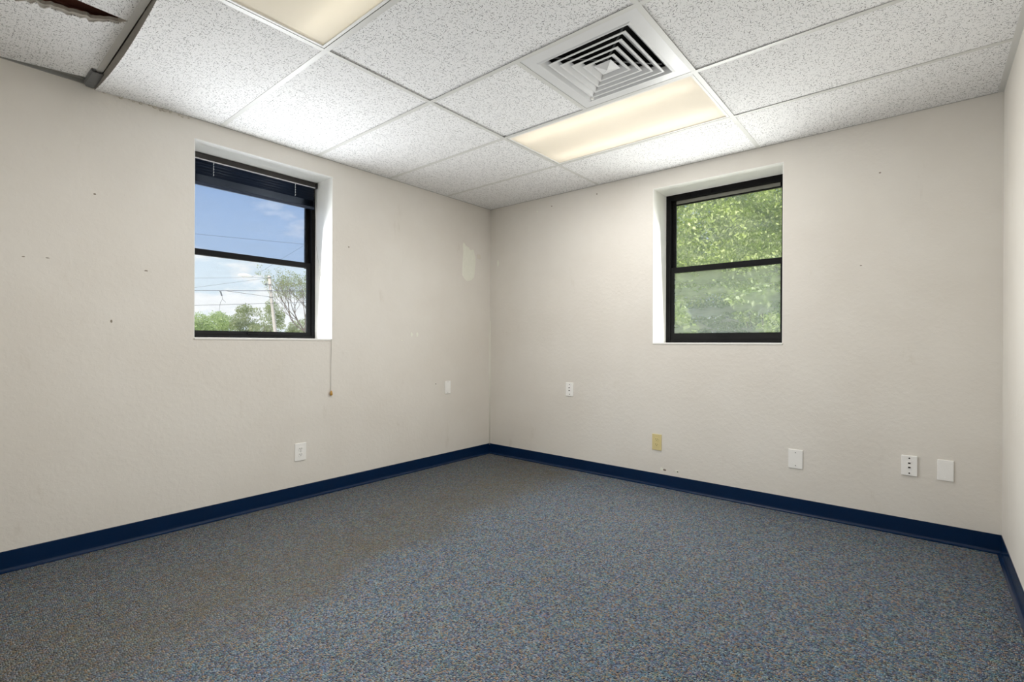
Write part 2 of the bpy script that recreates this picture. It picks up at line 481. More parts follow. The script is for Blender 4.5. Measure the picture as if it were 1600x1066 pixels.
# ------------------------------------------------------------------ suspended ceiling
ceiling = empty('ceiling'); struct(ceiling, 'suspended ceiling of white fissured tiles in a steel grid')
YL = [0.0] + [0.031-0.61*k for k in range(1, 8)]        # cross tee lines (y)
XL = [0.0, 1.218, 2.438, W]                              # main tee lines (x)
FL = 0.012                                               # half flange
ZT = H + 0.0016                                          # underside of the tiles

def tee(a, b, name='grid_tee', z=H, material=None):
    mb = MB(); (x0, y0), (x1, y1) = a, b
    if abs(x1-x0) > abs(y1-y0):
        mb.box((x0, y0-FL, z), (x1, y0+FL, z+0.0013)); mb.box((x0, y0-0.002, z+0.0013), (x1, y0+0.002, z+0.030))
    else:
        mb.box((x0-FL, y0, z), (x0+FL, y1, z+0.0013)); mb.box((x0-0.002, y0, z+0.0013), (x0+0.002, y1, z+0.030))
    return mb.build(name, material or M['grid'], ceiling)

for x in XL[1:3]:
    for j in range(7):
        tee((x, YL[j] - (FL if j else 0)), (x, YL[j+1] + (FL if YL[j+1] > -D+0.05 else 0)), 'main_tee')
for j in range(1, 7):
    for i in range(3):
        tee((XL[i] + (FL if i else 0.0075), YL[j]), (XL[i+1] - (FL if i < 2 else 0.0245), YL[j]), 'cross_tee')
for x in XL[1:3]:
    for j in range(1, 7):
        MB().box((x-FL, YL[j]-FL, H-0.0002), (x+FL, YL[j]+FL, H+0.0013)).build('tee_crossing', M['grid'], ceiling)
tee((1.828, YL[3]+FL), (1.828, YL[2]-FL), 'cross_tee')

tile_cache = {}
def tile(x0, x1, y0, y1, lift=(0, 0, 0, 0), name='ceiling_tile'):
    """lay-in tile between tee lines; lift raises its corners (x0y0, x1y0, x1y1, x0y1)"""
    g = 0.004
    w, d = x1-x0-2*g, y1-y0-2*g
    if any(lift):
        mb = MB(); c = [(-w/2, -d/2), (w/2, -d/2), (w/2, d/2), (-w/2, d/2)]
        mb.poly([(px, py, l) for (px, py), l in zip(c, lift)] + [(px, py, l+0.016) for (px, py), l in zip(c, lift)],
                [(0,3,2,1),(4,5,6,7),(0,1,5,4),(1,2,6,5),(2,3,7,6),(3,0,4,7)])
        me = mb.mesh(name); me.materials.append(M['tile'])
    else:
        key = (round(w, 3), round(d, 3))
        if key not in tile_cache:
            me = MB().box((-w/2, -d/2, 0), (w/2, d/2, 0.016)).mesh(name); me.materials.append(M['tile']); tile_cache[key] = me
        me = tile_cache[key]
    o = put(name, me, ceiling); o.location = ((x0+x1)/2, (y0+y1)/2, ZT)
    return o

for j in range(7):
    y1, y0 = YL[j], max(YL[j+1], -D)
    if y1 - y0 < 0.05: continue
    for i in range(3):
        x0, x1 = XL[i], XL[i+1]
        if i == 1 and j in (1, 4): continue              # light fixtures
        if i == 0 and j in (4, 5): continue              # sagging and broken tiles
        if i == 1 and j == 2:
            tile(x0, 1.828, y0, y1, (0.004, 0.002, 0.002, 0.006)); continue
        lf = {(0, 2): (0.0, 0.003, 0.0, 0.0), (0, 3): (0.0, 0.004, 0.003, 0.0), (1, 3): (0.005, 0.0, 0.003, 0.004), (2, 2): (0.003, 0.0, 0.0, 0.004), (2, 1): (0.002, 0.0, 0.0, 0.003)}.get((i, j), (0, 0, 0, 0))
        tile(x0, x1, y0, y1, lf)

# sagging tile: its near edge has dropped out of the tee and bellies down
def sag_tile():
    x0, x1, y0, y1 = 0.006, 1.214, YL[5]+0.016, YL[4]-0.004
    nx, ny = 40, 16; vs = []; fs = []
    for layer in (0, 1):
        for b in range(ny+1):
            for a in range(nx+1):
                u, v = a/nx, b/ny
                belly = 0.050*math.sin(math.pi*min(1, u*0.97+0.02))**0.8*(1-v)**2.6
                belly += 0.012*(1-u)*(1-v)**2
                vs.append((x0+(x1-x0)*u, y0+(y1-y0)*v, ZT - belly + (0.016 + 0.62*belly*(1-v)**6)*layer))
    n = (nx+1)*(ny+1); id_ = lambda a, b, l: l*n + b*(nx+1) + a
    for l in (0, 1):
        for b in range(ny):
            for a in range(nx):
                q = (id_(a,b,l), id_(a+1,b,l), id_(a+1,b+1,l), id_(a,b+1,l)); fs.append(q if l else q[::-1])
    for a in range(nx):
        fs.append((id_(a,0,0), id_(a+1,0,0), id_(a+1,0,1), id_(a,0,1))); fs.append((id_(a,ny,0), id_(a,ny,1), id_(a+1,ny,1), id_(a+1,ny,0)))
    for b in range(ny):
        fs.append((id_(0,b,0), id_(0,b,1), id_(0,b+1,1), id_(0,b+1,0))); fs.append((id_(nx,b,0), id_(nx,b+1,0), id_(nx,b+1,1), id_(nx,b,1)))
    me = bpy.data.meshes.new('sagging_tile'); me.from_pydata(vs, [], fs); me.update()
    me.materials.append(M['tile']); me.materials.append(M['edge'])
    for p in me.polygons:
        if abs(p.normal.z) < 0.5: p.material_index = 1
    o = put('sagging_tile', me, ceiling); o['label'] = 'ceiling tile sagging out of its tee'
sag_tile()

# broken tile: two pieces with a ragged wedge of a hole between them
def broken_tile():
    ya, yb = YL[6]+0.006, YL[5]-0.008
    n = 46
    tear = []; core = []
    for i in range(n+1):
        t = i/n; y = yb + (ya-yb)*t
        x = 0.765 - 0.075*min(1, t/0.14) - 0.17*max(0, t-0.14)
        jag = 0.010*math.sin(i*2.3)+0.008*math.sin(i*5.1+1) + random.uniform(-.006, .006)
        core.append((x + jag*0.55 + 0.004, y))
        tear.append((x - 0.020*min(1, t*6) + jag, y))
    def piece(edge, z0, z1, name, material):
        pts = [(0.088, yb), (edge[0][0], yb)] + edge[1:] + [(0.004, ya), (0.004, -3.36)]
        o = MB().prism(pts[::-1], z0, z1).build(name, material, ceiling); fixnormals(o); return o
    o = piece(tear, ZT+0.002, ZT+0.006, 'broken_tile', M['tile']); o['label'] = 'broken ceiling tile piece beside the wall'
    c = piece(core, ZT+0.006, ZT+0.020, 'torn_core', M['core'])
    c.parent = o
    up_pts = [(0.772, yb), (1.206, yb), (1.206, ya), (0.79, ya)]
    o2 = MB().prism(up_pts[::-1], ZT+0.006, ZT+0.022).build('broken_tile', M['tile'], ceiling); fixnormals(o2)
broken_tile()

# wall angles
MB().box((0.0, -D, H+0.0005), (0.007, 0, H+0.0017)).box((0.0, -D, H+0.0017), (0.0015, 0, H+0.022)).build('wall_angle', M['angle'], ceiling)
MB().box((0.007, -D, H+0.0225), (0.024, YL[5]-0.02, H+0.0235)).build('bent_wall_angle', M['angle'], ceiling)
MB().box((0.007, -0.006, H+0.0005), (W-0.024, 0, H+0.0017)).build('wall_angle', M['angle'], ceiling)
MB().box((W-0.024, -D, H), (W, 0, H+0.0013)).box((W-0.0015, -D, H+0.0013), (W, 0, H+0.022)).build('wall_angle', M['grid'], ceiling)

# loose tee and its steel end bracket at the damaged corner
def bracket():
    mb = MB(); y = YL[5]
    prof = [(-0.027, H+0.024), (-0.027, H-0.006), (-0.022, H-0.012), (0.016, H-0.012), (0.021, H-0.006), (0.021, H+0.024), (0.018, H+0.024), (0.018, H-0.004), (0.014, H-0.009), (-0.020, H-0.009), (-0.024, H-0.004), (-0.024, H+0.024)]
    n = len(prof); xs = [0.012, 0.045, 0.215]; sc = [0.75, 1.12, 1.05]
    vs = [(x, y-0.002+p*s, q) for x, s in zip(xs, sc) for p, q in prof]
    fs = [(i*n+j, i*n+(j+1) % n, (i+1)*n+(j+1) % n, (i+1)*n+j) for i in range(2) for j in range(n)] + [tuple(range(n)), tuple(range(3*n-1, 2*n-1, -1))]
    mb.poly(vs, fs)
    o = mb.build('tee_end_bracket', M['bracket'], ceiling); fixnormals(o); o['label'] = 'dark grey steel bracket at the loose tee end'
bracket()

# ------------------------------------------------------------------ ceiling lights
def ceiling_light(x0, x1, y0, y1, label, tube_mat, power):
    t = thing('ceiling_light', label, 'ceiling light', 'recessed fluorescent lights')
    fr = 0.013
    X0, X1, Y0, Y1 = x0+FL+0.002, x1-FL-0.002, y0+FL+0.002, y1-FL-0.002
    zf = H + 0.001
    mb = MB()
    mb.box((X0, Y0, zf), (X1, Y0+fr, zf+0.006)).box((X0, Y1-fr, zf), (X1, Y1, zf+0.006))
    mb.box((X0, Y0+fr, zf), (X0+fr, Y1-fr, zf+0.006)).box((X1-fr, Y0+fr, zf), (X1, Y1-fr, zf+0.006))
    mb.build('door_frame', M['housing'], t, bevel=0.001)
    # the steel trough above: open below
    hz = H + 0.13
    hb = MB()
    hb.box((X0, Y0, hz), (X1, Y1, hz+0.002))
    hb.box((X0, Y0, zf+0.006), (X0+0.002, Y1, hz)).box((X1-0.002, Y0, zf+0.006), (X1, Y1, hz))
    hb.box((X0+0.002, Y0, zf+0.006), (X1-0.002, Y0+0.002, hz)).box((X0+0.002, Y1-0.002, zf+0.006), (X1-0.002, Y1, hz))
    hb.build('housing', M['housing'], t)
    MB().box((X0+fr-0.004, Y0+fr-0.004, zf+0.0062), (X1-fr+0.004, Y1-fr+0.004, zf+0.0092)).build('lens', M['lens'], t)
    w = Y1-Y0
    for q in (0.18, 0.82):
        yt = Y0 + w*q
        MB().tube([(X0+0.03, yt, H+0.062), (X1-0.03, yt, H+0.062)], 0.013, 10).build('tube', tube_mat, t, smooth=True)
    ld = bpy.data.lights.new('lamp_light', 'AREA'); ld.shape = 'RECTANGLE'; ld.size = X1-X0-2*fr; ld.size_y = w-2*fr
    ld.energy = power; ld.color = LAMP_COLOR
    lo = bpy.data.objects.new('lamp_light', ld); COL.objects.link(lo); lo.location = ((X0+X1)/2, (Y0+Y1)/2, H-0.004); lo.parent = t
    return t
ceiling_light(XL[1], XL[2], YL[2], YL[1], 'lit fluorescent ceiling light with cream lens beside the square air vent', M['tube'], LAMP_POWER*0.75)
ceiling_light(XL[1], XL[2], YL[5], YL[4], 'cream lensed fluorescent ceiling light cut off by the top of the photo', M['tube2'], LAMP_POWER)

# ------------------------------------------------------------------ square air diffuser
def diffuser():
    t = thing('air_diffuser', 'white square four way air vent with nested louvres in the ceiling', 'air vent')
    x0, x1, y0, y1 = 1.828+FL+0.001, XL[2]-FL-0.001, YL[3]+FL+0.001, YL[2]-FL-0.001
    cx, cy = 2.130, -1.488
    z = H + 0.0012
    def ring(mb, loops):
        """loops of (half x/half y rectangle, z), skinned in order; rectangle given as (x0,x1,y0,y1)"""
        vs = []
        for (a, b, c, d), zz in loops: vs += [(a, c, zz), (b, c, zz), (b, d, zz), (a, d, zz)]
        k = len(loops)
        fs = [(i*4+j, i*4+(j+1) % 4, (i+1)*4+(j+1) % 4, (i+1)*4+j) for i in range(k-1) for j in range(4)]
        fs += [((k-1)*4+j, (k-1)*4+(j+1) % 4, (j+1) % 4, j) for j in range(4)]
        return mb.poly(vs, fs)
    sq = lambda h: (cx-h, cx+h, cy-h, cy+h)
    o = ring(MB(), [((x0, x1, y0, y1), z), (sq(0.240), z), (sq(0.232), z-0.003), (sq(0.228), z-0.003), (sq(0.205), z+0.022), (sq(0.205), z+0.026), (sq(0.233), z+0.004), ((x0, x1, y0, y1), z+0.004)]).build('panel', M['vent'], t)
    fixnormals(o)
    for h in (0.200, 0.161, 0.122, 0.083):
        o = ring(MB(), [(sq(h), z-0.004), (sq(h-0.009), z-0.004), (sq(h-0.037), z+0.019), (sq(h-0.036), z+0.021), (sq(h), z-0.001)]).build('louvre', M['vent'], t)
        fixnormals(o)
    pb = MB(); b = 0.046
    pb.poly([(cx-b, cy-b, z+0.002), (cx+b, cy-b, z+0.002), (cx+b, cy+b, z+0.002), (cx-b, cy+b, z+0.002), (cx, cy, z-0.012), (cx, cy, z+0.012)],
            [(0,1,4),(1,2,4),(2,3,4),(3,0,4),(1,0,5),(2,1,5),(3,2,5),(0,3,5)])
    fixnormals(pb.build('centre_cone', M['vent'], t))
    # crossed straps that carry the louvres
    for s in (-1, 1):
        st = MB(); c = Vector((cx, cy, 0)); dv = Vector((1, s, 0)).normalized(); pv = Vector((-dv.y, dv.x, 0))*0.004
        pts = [c-dv*0.27-pv, c+dv*0.27-pv, c+dv*0.27+pv, c-dv*0.27+pv]
        st.prism([(p.x, p.y) for p in pts], z+0.031, z+0.034)
        st.build('strap', M['bracket'], t)
    nb = MB(); q = 0.205; zt = z+0.16
    nb.box((cx-q-0.004, cy-q-0.004, zt), (cx+q+0.004, cy+q+0.004, zt+0.003))
    nb.box((cx-q-0.004, cy-q-0.004, z+0.027), (cx-q, cy+q+0.004, zt)).box((cx+q, cy-q-0.004, z+0.027), (cx+q+0.004, cy+q+0.004, zt))
    nb.box((cx-q, cy-q-0.004, z+0.027), (cx+q, cy-q, zt)).box((cx-q, cy+q, z+0.027), (cx+q, cy+q+0.004, zt))
    nb.build('neck', M['duct'], t)
    # pivot clip hanging at one corner of the outer louvre
    MB().box((cx-0.206, cy+0.192, z-0.012), (cx-0.194, cy+0.206, z+0.004)).build('clip', M['plate'], t)
diffuser()

# ------------------------------------------------------------------ windows
def window(name, axis, o, label, rails, panes):
    """axis 'x': in the left wall (outside is -x); axis 'y': in the back wall (outside is +y)"""
    root = empty(name); struct(root, label)
    s0, s1, z0, z1 = o['s0'], o['s1'], o['z0'], o['z1']
    def B(mb, a0, a1, d0, d1, b0, b1):
        """a along the wall, d = depth outwards from the inner wall face, b height"""
        if axis == 'x': mb.box((-d0, a0, b0), (-d1, a1, b1))
        else: mb.box((a0, d0, b0), (a1, d1, b1))
        return mb
    sill_t = o['sill']
    # white painted lining of the reveal
    for a0, a1, b0, b1 in ((s0-LIN, s0, z0, z1), (s1, s1+LIN, z0, z1), (s0-LIN, s1+LIN, z1, z1+LIN)):
        B(MB(), a0, a1, -0.0006, T-0.002, b0, b1).build('reveal_lining', M['white'], root)
    B(MB(), s0-0.001, s1+0.001, -0.005, REV+0.07, z0-LIN, sill_t).build('window_sill', M['white'], root, bevel=0.0012)
    zb = sill_t
    F0, F1 = REV, REV+0.075
    jl, jr, hd = rails['jamb_l'], rails['jamb_r'], rails['head']
    fr = MB()
    B(fr, s0, s0+jl, F0, F1, zb, z1); B(fr, s1-jr, s1, F0, F1, zb, z1)
    B(fr, s0+jl, s1-jr, F0, F1, z1-hd, z1); B(fr, s0+jl, s1-jr, F0, F1, zb, zb+0.022)
    fr.build('window_frame', M['black'], root, bevel=0.0015)
    A0, A1 = s0+jl, s1-jr
    st = rails['stile']; m0, m1 = rails['meet']; br = rails['bottom']; tp = rails['top']
    # upper sash in the outer track
    U0, U1 = REV+0.042, REV+0.066
    us = MB()
    B(us, A0, A0+st, U0, U1, m0, z1-hd); B(us, A1-st, A1, U0, U1, m0, z1-hd)
    B(us, A0+st, A1-st, U0, U1, tp, z1-hd); B(us, A0+st, A1-st, U0, U1, m0+0.004, m1-0.004)
    u = us.build('upper_sash', M[rails.get('upmat', 'black')], root, bevel=0.001)
    B(MB(), A0+st-0.004, A1-st+0.004, U0+0.010, U0+0.014, m1-0.010, tp+0.004).build('pane', M[panes[0]], u)
    # lower sash in the inner track
    L0, L1 = REV+0.010, REV+0.036
    ls = MB()
    B(ls, A0, A0+st, L0, L1, zb+0.022, m1); B(ls, A1-st, A1, L0, L1, zb+0.022, m1)
    B(ls, A0+st, A1-st, L0, L1, m0, m1); B(ls, A0+st, A1-st, L0, L1, zb+0.022, br)
    l = ls.build('lower_sash', M['black'], root, bevel=0.001)
    B(MB(), A0+st-0.004, A1-st+0.004, L0+0.010, L0+0.014, br-0.004, m0+0.004).build('pane', M[panes[1]], l)
    mid = (s0+s1)/2
    B(MB(), mid-0.045, mid+0.045, L0-0.010, L0, br-0.020, br-0.010).build('sash_lift', M['black'], l, bevel=0.001)
    return root, B

LW['sill'] = 1.107; RW['sill'] = 1.090
win1, B1 = window('window_1', 'x', LW, 'black framed sash window with white reveals and a raised blind',
       dict(jamb_l=0.028, jamb_r=0.028, head=0.045, stile=0.026, meet=(1.635, 1.673), bottom=1.154, top=2.20), ('glass_up', 'glass_lo'))
win2, B2 = window('window_2', 'y', RW, 'black framed sash window with white reveals looking onto foliage',
       dict(jamb_l=0.038, jamb_r=0.038, head=0.042, stile=0.024, meet=(1.6435, 1.6865), bottom=1.165, top=2.185, upmat='black'), ('glass_up2', 'glass_lo2'))
# grey strip painting in outside light on window 2's top rail; leftover blind clips
MB().box((RW['s0']+0.07, REV+0.034, 2.192), (RW['s1']-0.07, REV+0.041, 2.2175)).build('lit_rail_strip', M['strip'], win2)
for cx_ in (1.86, 2.02):
    MB().box((cx_, REV-0.006, 2.222), (cx_+0.035, REV, 2.250)).build('blind_clip', M['black'], win2, bevel=0.002)

# ------------------------------------------------------------------ raised mini blind on window 1
def blind():
    t = thing('window_blind', 'dark navy slatted blind pulled up at the top of the window', 'blind')
    ya, yb = LW['s0']+0.006, LW['s1']-0.004
    xf, xb = -REV+0.034, -REV+0.002          # room side and window side
    zt = LW['z1']-0.003
    hr = MB(); hr.box((xb, ya, zt-0.036), (xf, yb-0.012, zt)); hr.build('headrail', M['rail'], t, bevel=0.002)
    MB().box((xf-0.006, ya, zt-0.0415), (xf+0.002, yb-0.016, zt-0.0362)).build('headrail_lip', M['lip'], t)
    MB().box((xb, yb-0.012, zt-0.042), (xf+0.008, yb, zt)).build('end_bracket', M['rail'], t, bevel=0.003)
    xm = (xf+xb)/2
    def slat_mesh(tilt):
        mb = MB(); n = 5; wd = 0.0245; vs = []
        for i in range(n+1):
            u = (i/n-0.5)*wd; c = 0.0022*(1-(2*i/n-1)**2)
            x = u*math.cos(tilt) - c*math.sin(tilt); z = u*math.sin(tilt) + c*math.cos(tilt)
            vs += [(x, ya+0.004, z), (x, yb-0.020, z), (x, ya+0.004, z+0.0005), (x, yb-0.020, z+0.0005)]
        fs = []
        for i in range(n):
            a = i*4
            fs += [(a, a+1, a+5, a+4), (a+2, a+6, a+7, a+3), (a, a+4, a+6, a+2), (a+1, a+3, a+7, a+5)]
        fs += [(0, 2, 3, 1), (n*4, n*4+1, n*4+3, n*4+2)]
        me = mb.poly(vs, fs).mesh('slat'); me.materials.append(M['navy_al'])
        for p in me.polygons: p.use_smooth = True
        return me
    open_me, flat_me = slat_mesh(math.radians(56)), slat_mesh(math.radians(6))
    z = zt-0.052
    for i in range(5):
        o = put('slat', open_me, t); o.location = (xm, 0, z); z -= 0.0180
    zs = z + 0.004
    for i in range(10):
        o = put('slat', flat_me, t); o.location = (xm, 0, zs); zs -= 0.0042
    MB().box((xm-0.0125, ya+0.004, zs-0.020), (xm+0.0125, yb-0.020, zs-0.001)).build('bottom_rail', M['navy_al'], t, bevel=0.004)
    for yl in (-2.383, -1.853):
        lad = MB()
        for i in range(5):
            zz = zt-0.045-0.018*i
            lad.tube([(xf+0.002, yl, zz), (xf+0.0022, yl+0.004, zz-0.005), (xf+0.002, yl, zz-0.0125)], 0.0017, 6)
        lad.build('ladder_cord', M['whitecord'], t)
    yc = LW['s1']-0.020
    pts = [(xf-0.004, yc, zt-0.038), (xf-0.002, yc+0.002, 2.05), (xf+0.004, yc+0.006, 1.80), (-0.10, yc+0.012, 1.43), (0.0035, yc+0.0135, 1.112), (0.0075, yc+0.014, 1.104), (0.0070, yc+0.014, 1.09), (0.0055, yc+0.012, 0.90), (0.0055, yc+0.012, 0.732)]
    MB().tube(pts, 0.0013, 6).build('lift_cord', M['cord'], t, smooth=True)
    MB().lathe([(0.002, 0.018), (0.005, 0.016), (0.0085, 0.004), (0.010, -0.006), (0.009, -0.014), (0.004, -0.017)], (0.0112, yc+0.012, 0.716), seg=14).build('tassel', M['wood'], t, smooth=True)['label'] = 'yellow wooden tassel'
blind()

# ------------------------------------------------------------------ wall plates
def plate(name, label, cat, axis, s, z, w=0.074, h=0.117, kind='blank', mt='plate', slot='slot', group=None, depth=0.006):
    """axis 'x': on the left wall at y=s; axis 'y': on the back wall at x=s; z = centre height"""
    t = thing(name, label, cat, group)
    def P(a, d, b):     # a to the viewer's right, d out of the wall, b up
        return (d, s+a, z+b) if axis == 'x' else (s+a, -d, z+b)
    def box(mb, a0, a1, d0, d1, b0, b1): mb.box(P(a0, d0, b0), P(a1, d1, b1)); return mb
    def disc(a, b, r, d0, d1, seg=12):
        ax = (1, 0, 0) if axis == 'x' else (0, -1, 0)
        return MB().lathe([(r, 0), (r, (d1-d0)*0.7), (r*0.8, d1-d0)], P(a, d0, b), ax, seg)
    box(MB(), -w/2, w/2, 0, depth, -h/2, h/2).build('cover_plate', M[mt], t, bevel=0.0025)
    f = depth
    if kind == 'outlet':
        for b in (0.0195, -0.0195):
            rc = MB()
            pr = [(-0.0165, -0.009), (-0.010, -0.0145), (0.010, -0.0145), (0.0165, -0.009), (0.0165, 0.009), (0.010, 0.0145), (-0.010, 0.0145), (-0.0165, 0.009)]
            n = len(pr)
            vs = [P(p, f, b+q) for p, q in pr] + [P(p*0.96, f+0.0022, b+q*0.96) for p, q in pr]
            rc.poly(vs, [tuple(range(n)), tuple(range(2*n-1, n-1, -1))] + [(i, (i+1) % n, n+(i+1) % n, n+i) for i in range(n)])
            r = fixnormals(rc.build('receptacle', M[mt], t))
            for a, hh in ((-0.0064, 0.0085), (0.0064, 0.0068)):
                box(MB(), a-0.0016, a+0.0016, f+0.0022, f+0.0026, b+0.0042-hh/2, b+0.0042+hh/2).build('slot', M[slot], r)
            disc(0, b-0.0068, 0.0028, f+0.0022, f+0.0026).build('ground_hole', M[slot], r)
        disc(0, 0, 0.0030, f, f+0.001).build('screw', M['screw'] if mt == 'plate' else M[mt], t)
    elif kind == 'switch':
        box(MB(), -0.017, 0.017, f, f+0.0025, -0.034, 0.034).build('rocker', M[mt], t, bevel=0.001)
        for b in (0.0485, -0.0485): disc(0, b, 0.0028, f, f+0.0008).build('screw', M['screw'], t)
    elif kind == 'data':
        for b in (0.014, -0.010):
            box(MB(), -0.008, 0.008, f, f+0.0020, b-0.008, b+0.008).build('jack', M[mt], t, bevel=0.0006)
        for b in (0.014, -0.010):
            box(MB(), -0.0055, 0.0055, f+0.0020, f+0.0025, b-0.0038, b+0.0045).build('jack_opening', M[slot], t)
        for b in (0.042, -0.042): disc(0, b, 0.0040, f, f+0.0010).build('screw', M[slot], t)
    elif kind == 'blank_dark':
        for b in (0.041, -0.041): disc(0, b, 0.0034, f, f+0.0010).build('screw', M['screw'], t)
    else:
        for b in (0.041, -0.041): disc(0, b, 0.0034, f, f+0.0008).build('screw', M[mt], t)
    return t

plate('wall_outlet', 'white duplex power outlet low on the wall under the blinded window', 'outlet', 'x', -1.908, 0.329, 0.080, 0.121, 'outlet')
plate('wall_plate', 'white decorator wall plate right of the blind cord near the room corner', 'wall plate', 'x', -0.557, 0.684, 0.066, 0.113, 'switch')
plate('data_plate', 'small white jack plate on the leafy window wall nearest the room corner', 'wall plate', 'y', 0.939, 0.686, 0.076, 0.117, 'data')
plate('wall_outlet', 'yellowed ivory power outlet below the leafy window', 'outlet', 'y', 1.732, 0.335, 0.075, 0.121, 'outlet', 'ivory', 'ivoryslot')
plate('blank_plate', 'white blank cover plate with two grey screws below the leafy window', 'wall plate', 'y', 2.663, 0.3485, 0.081, 0.121, 'blank_dark')
plate('data_plate', 'white jack plate with four dark dots beside a blank plate', 'wall plate', 'y', 3.231, 0.3985, 0.071, 0.113, 'data', depth=0.009)
plate('blank_plate', 'plain white blank cover plate closest to the bright side wall', 'wall plate', 'y', 3.385, 0.3965, 0.068, 0.113, 'blank', depth=0.007)

# ------------------------------------------------------------------ marks on the walls (parts of the walls)
def blob_patch(name, outline, parent, material, axis, d0, d1):
    n = len(outline)
    P = (lambda s, d, z: (d, s, z)) if axis == 'x' else (lambda s, d, z: (s, -d, z))
    c = (sum(p[0] for p in outline)/n, sum(p[1] for p in outline)/n)
    vs = [P(s, d0, z) for s, z in outline] + [P(c[0]+(s-c[0])*0.95, d1, c[1]+(z-c[1])*0.97) for s, z in outline]
    mb = MB().poly(vs, [tuple(range(n)), tuple(range(2*n-1, n-1, -1))] + [(i, (i+1) % n, n+(i+1) % n, n+i) for i in range(n)])
    return fixnormals(mb.build(name, material, parent))
base_pts = [(-.372, 2.012), (-.352, 2.006), (-.335, 1.99), (-.30, 1.982), (-.278, 1.962), (-.235, 1.965), (-.222, 1.93), (-.206, 1.90), (-.205, 1.85), (-.212, 1.80), (-.220, 1.75), (-.228, 1.705), (-.245, 1.69), (-.262, 1.672), (-.30, 1.665), (-.33, 1.668), (-.36, 1.69), (-.380, 1.715), (-.383, 1.76), (-.376, 1.82), (-.374, 1.88), (-.368, 1.93), (-.376, 1.975)]
patch = blob_patch('spackle_patch', [(s+random.uniform(-.003, .003), z+random.uniform(-.004, .004)) for s, z in base_pts], wall_left, M['spackle'], 'x', 0.0, 0.0012)
patch['label'] = 'pale unpainted spackle patch'
blob_patch('spackle_patch', [(-.190, 1.925), (-.165, 1.935), (-.135, 1.925), (-.130, 1.895), (-.150, 1.885), (-.185, 1.890)], wall_left, simple('thin_spackle', srgb(224, 218, 206), 0.85), 'x', 0.0, 0.0008)

def ngon(s, z, r, n=7, stretch=1.0):
    return [(s+math.cos(2*math.pi*i/n)*r*random.uniform(.75, 1.2), z+math.sin(2*math.pi*i/n)*r*stretch*random.uniform(.75, 1.2)) for i in range(n)]
for s, z, r, mt_, st in ((-.961, 1.150, .013, 'spackle', 1.6), (-.901, 1.151, .012, 'spackle', 1.6), (-1.06, 1.10, .008, 'spackle', 1), (-.694, .722, .006, 'hole', 1), (-1.544, 1.791, .008, 'hole', .7), (-3.26, 1.482, .006, 'hole', .5), (-3.175, 1.487, .008, 'hole', .3), (-2.93, 1.187, .005, 'hole', 1.6), (-2.78, 1.47, .009, 'hole', .4), (-3.0, 1.84, .006, 'hole', .8)):
    blob_patch('spackle_dot' if mt_ == 'spackle' else 'nail_hole', ngon(s, z, r, 7, st), wall_left, M[mt_], 'x', 0.0, 0.0006)
for s, z, r, mt_, st in ((1.793, .133, .013, 'hole', .7), (1.768, .136, .013, 'spackle', .9), (1.889, .137, .013, 'spackle', .9), (1.893, .135, .006, 'hole', .8), (3.001, 1.551, .006, 'hole', .6), (3.091, 2.083, .006, 'hole', .8), (.58, 2.28, .010, 'spackle', .9), (.74, 2.30, .007, 'hole', .8), (1.20, 2.32, .007, 'hole', .9), (.10, 1.86, .012, 'spackle', 3.0)):
    blob_patch('spackle_dot' if mt_ == 'spackle' else 'nail_hole', ngon(s, z, r, 7, st), wall_back, M[mt_], 'y', 0.0, 0.0006)
# crumbled plaster along the ceiling line at the damaged corner
for i in range(16):
    s = -3.0 + 0.028*i + random.uniform(-.008, .008); z = H - random.uniform(.002, .014)
    blob_patch('plaster_crumb', ngon(s, z, random.uniform(.005, .013), 7, .8), wall_left, M['chip'], 'x', 0.0, random.uniform(.003, .008))
# ridge of paint in the room corner
MB().tube([(0.002, -0.002, 0.098), (0.003, -0.003, 0.7), (0.002, -0.002, 1.3)], 0.004, 6).build('caulk_bead', M['spackle'], wall_left, smooth=True)

# ------------------------------------------------------------------ outdoors
G = -0.25
gr = struct(MB().box((-140, -60, G-0.3), (-T, 90, G)).build('ground', M['concrete']), 'pale sunlit pavement outside')
gr2 = struct(MB().box((-T, T, G-0.3), (60, 90, G)).build('lawn', M['grass']), 'grass outside the leafy window')

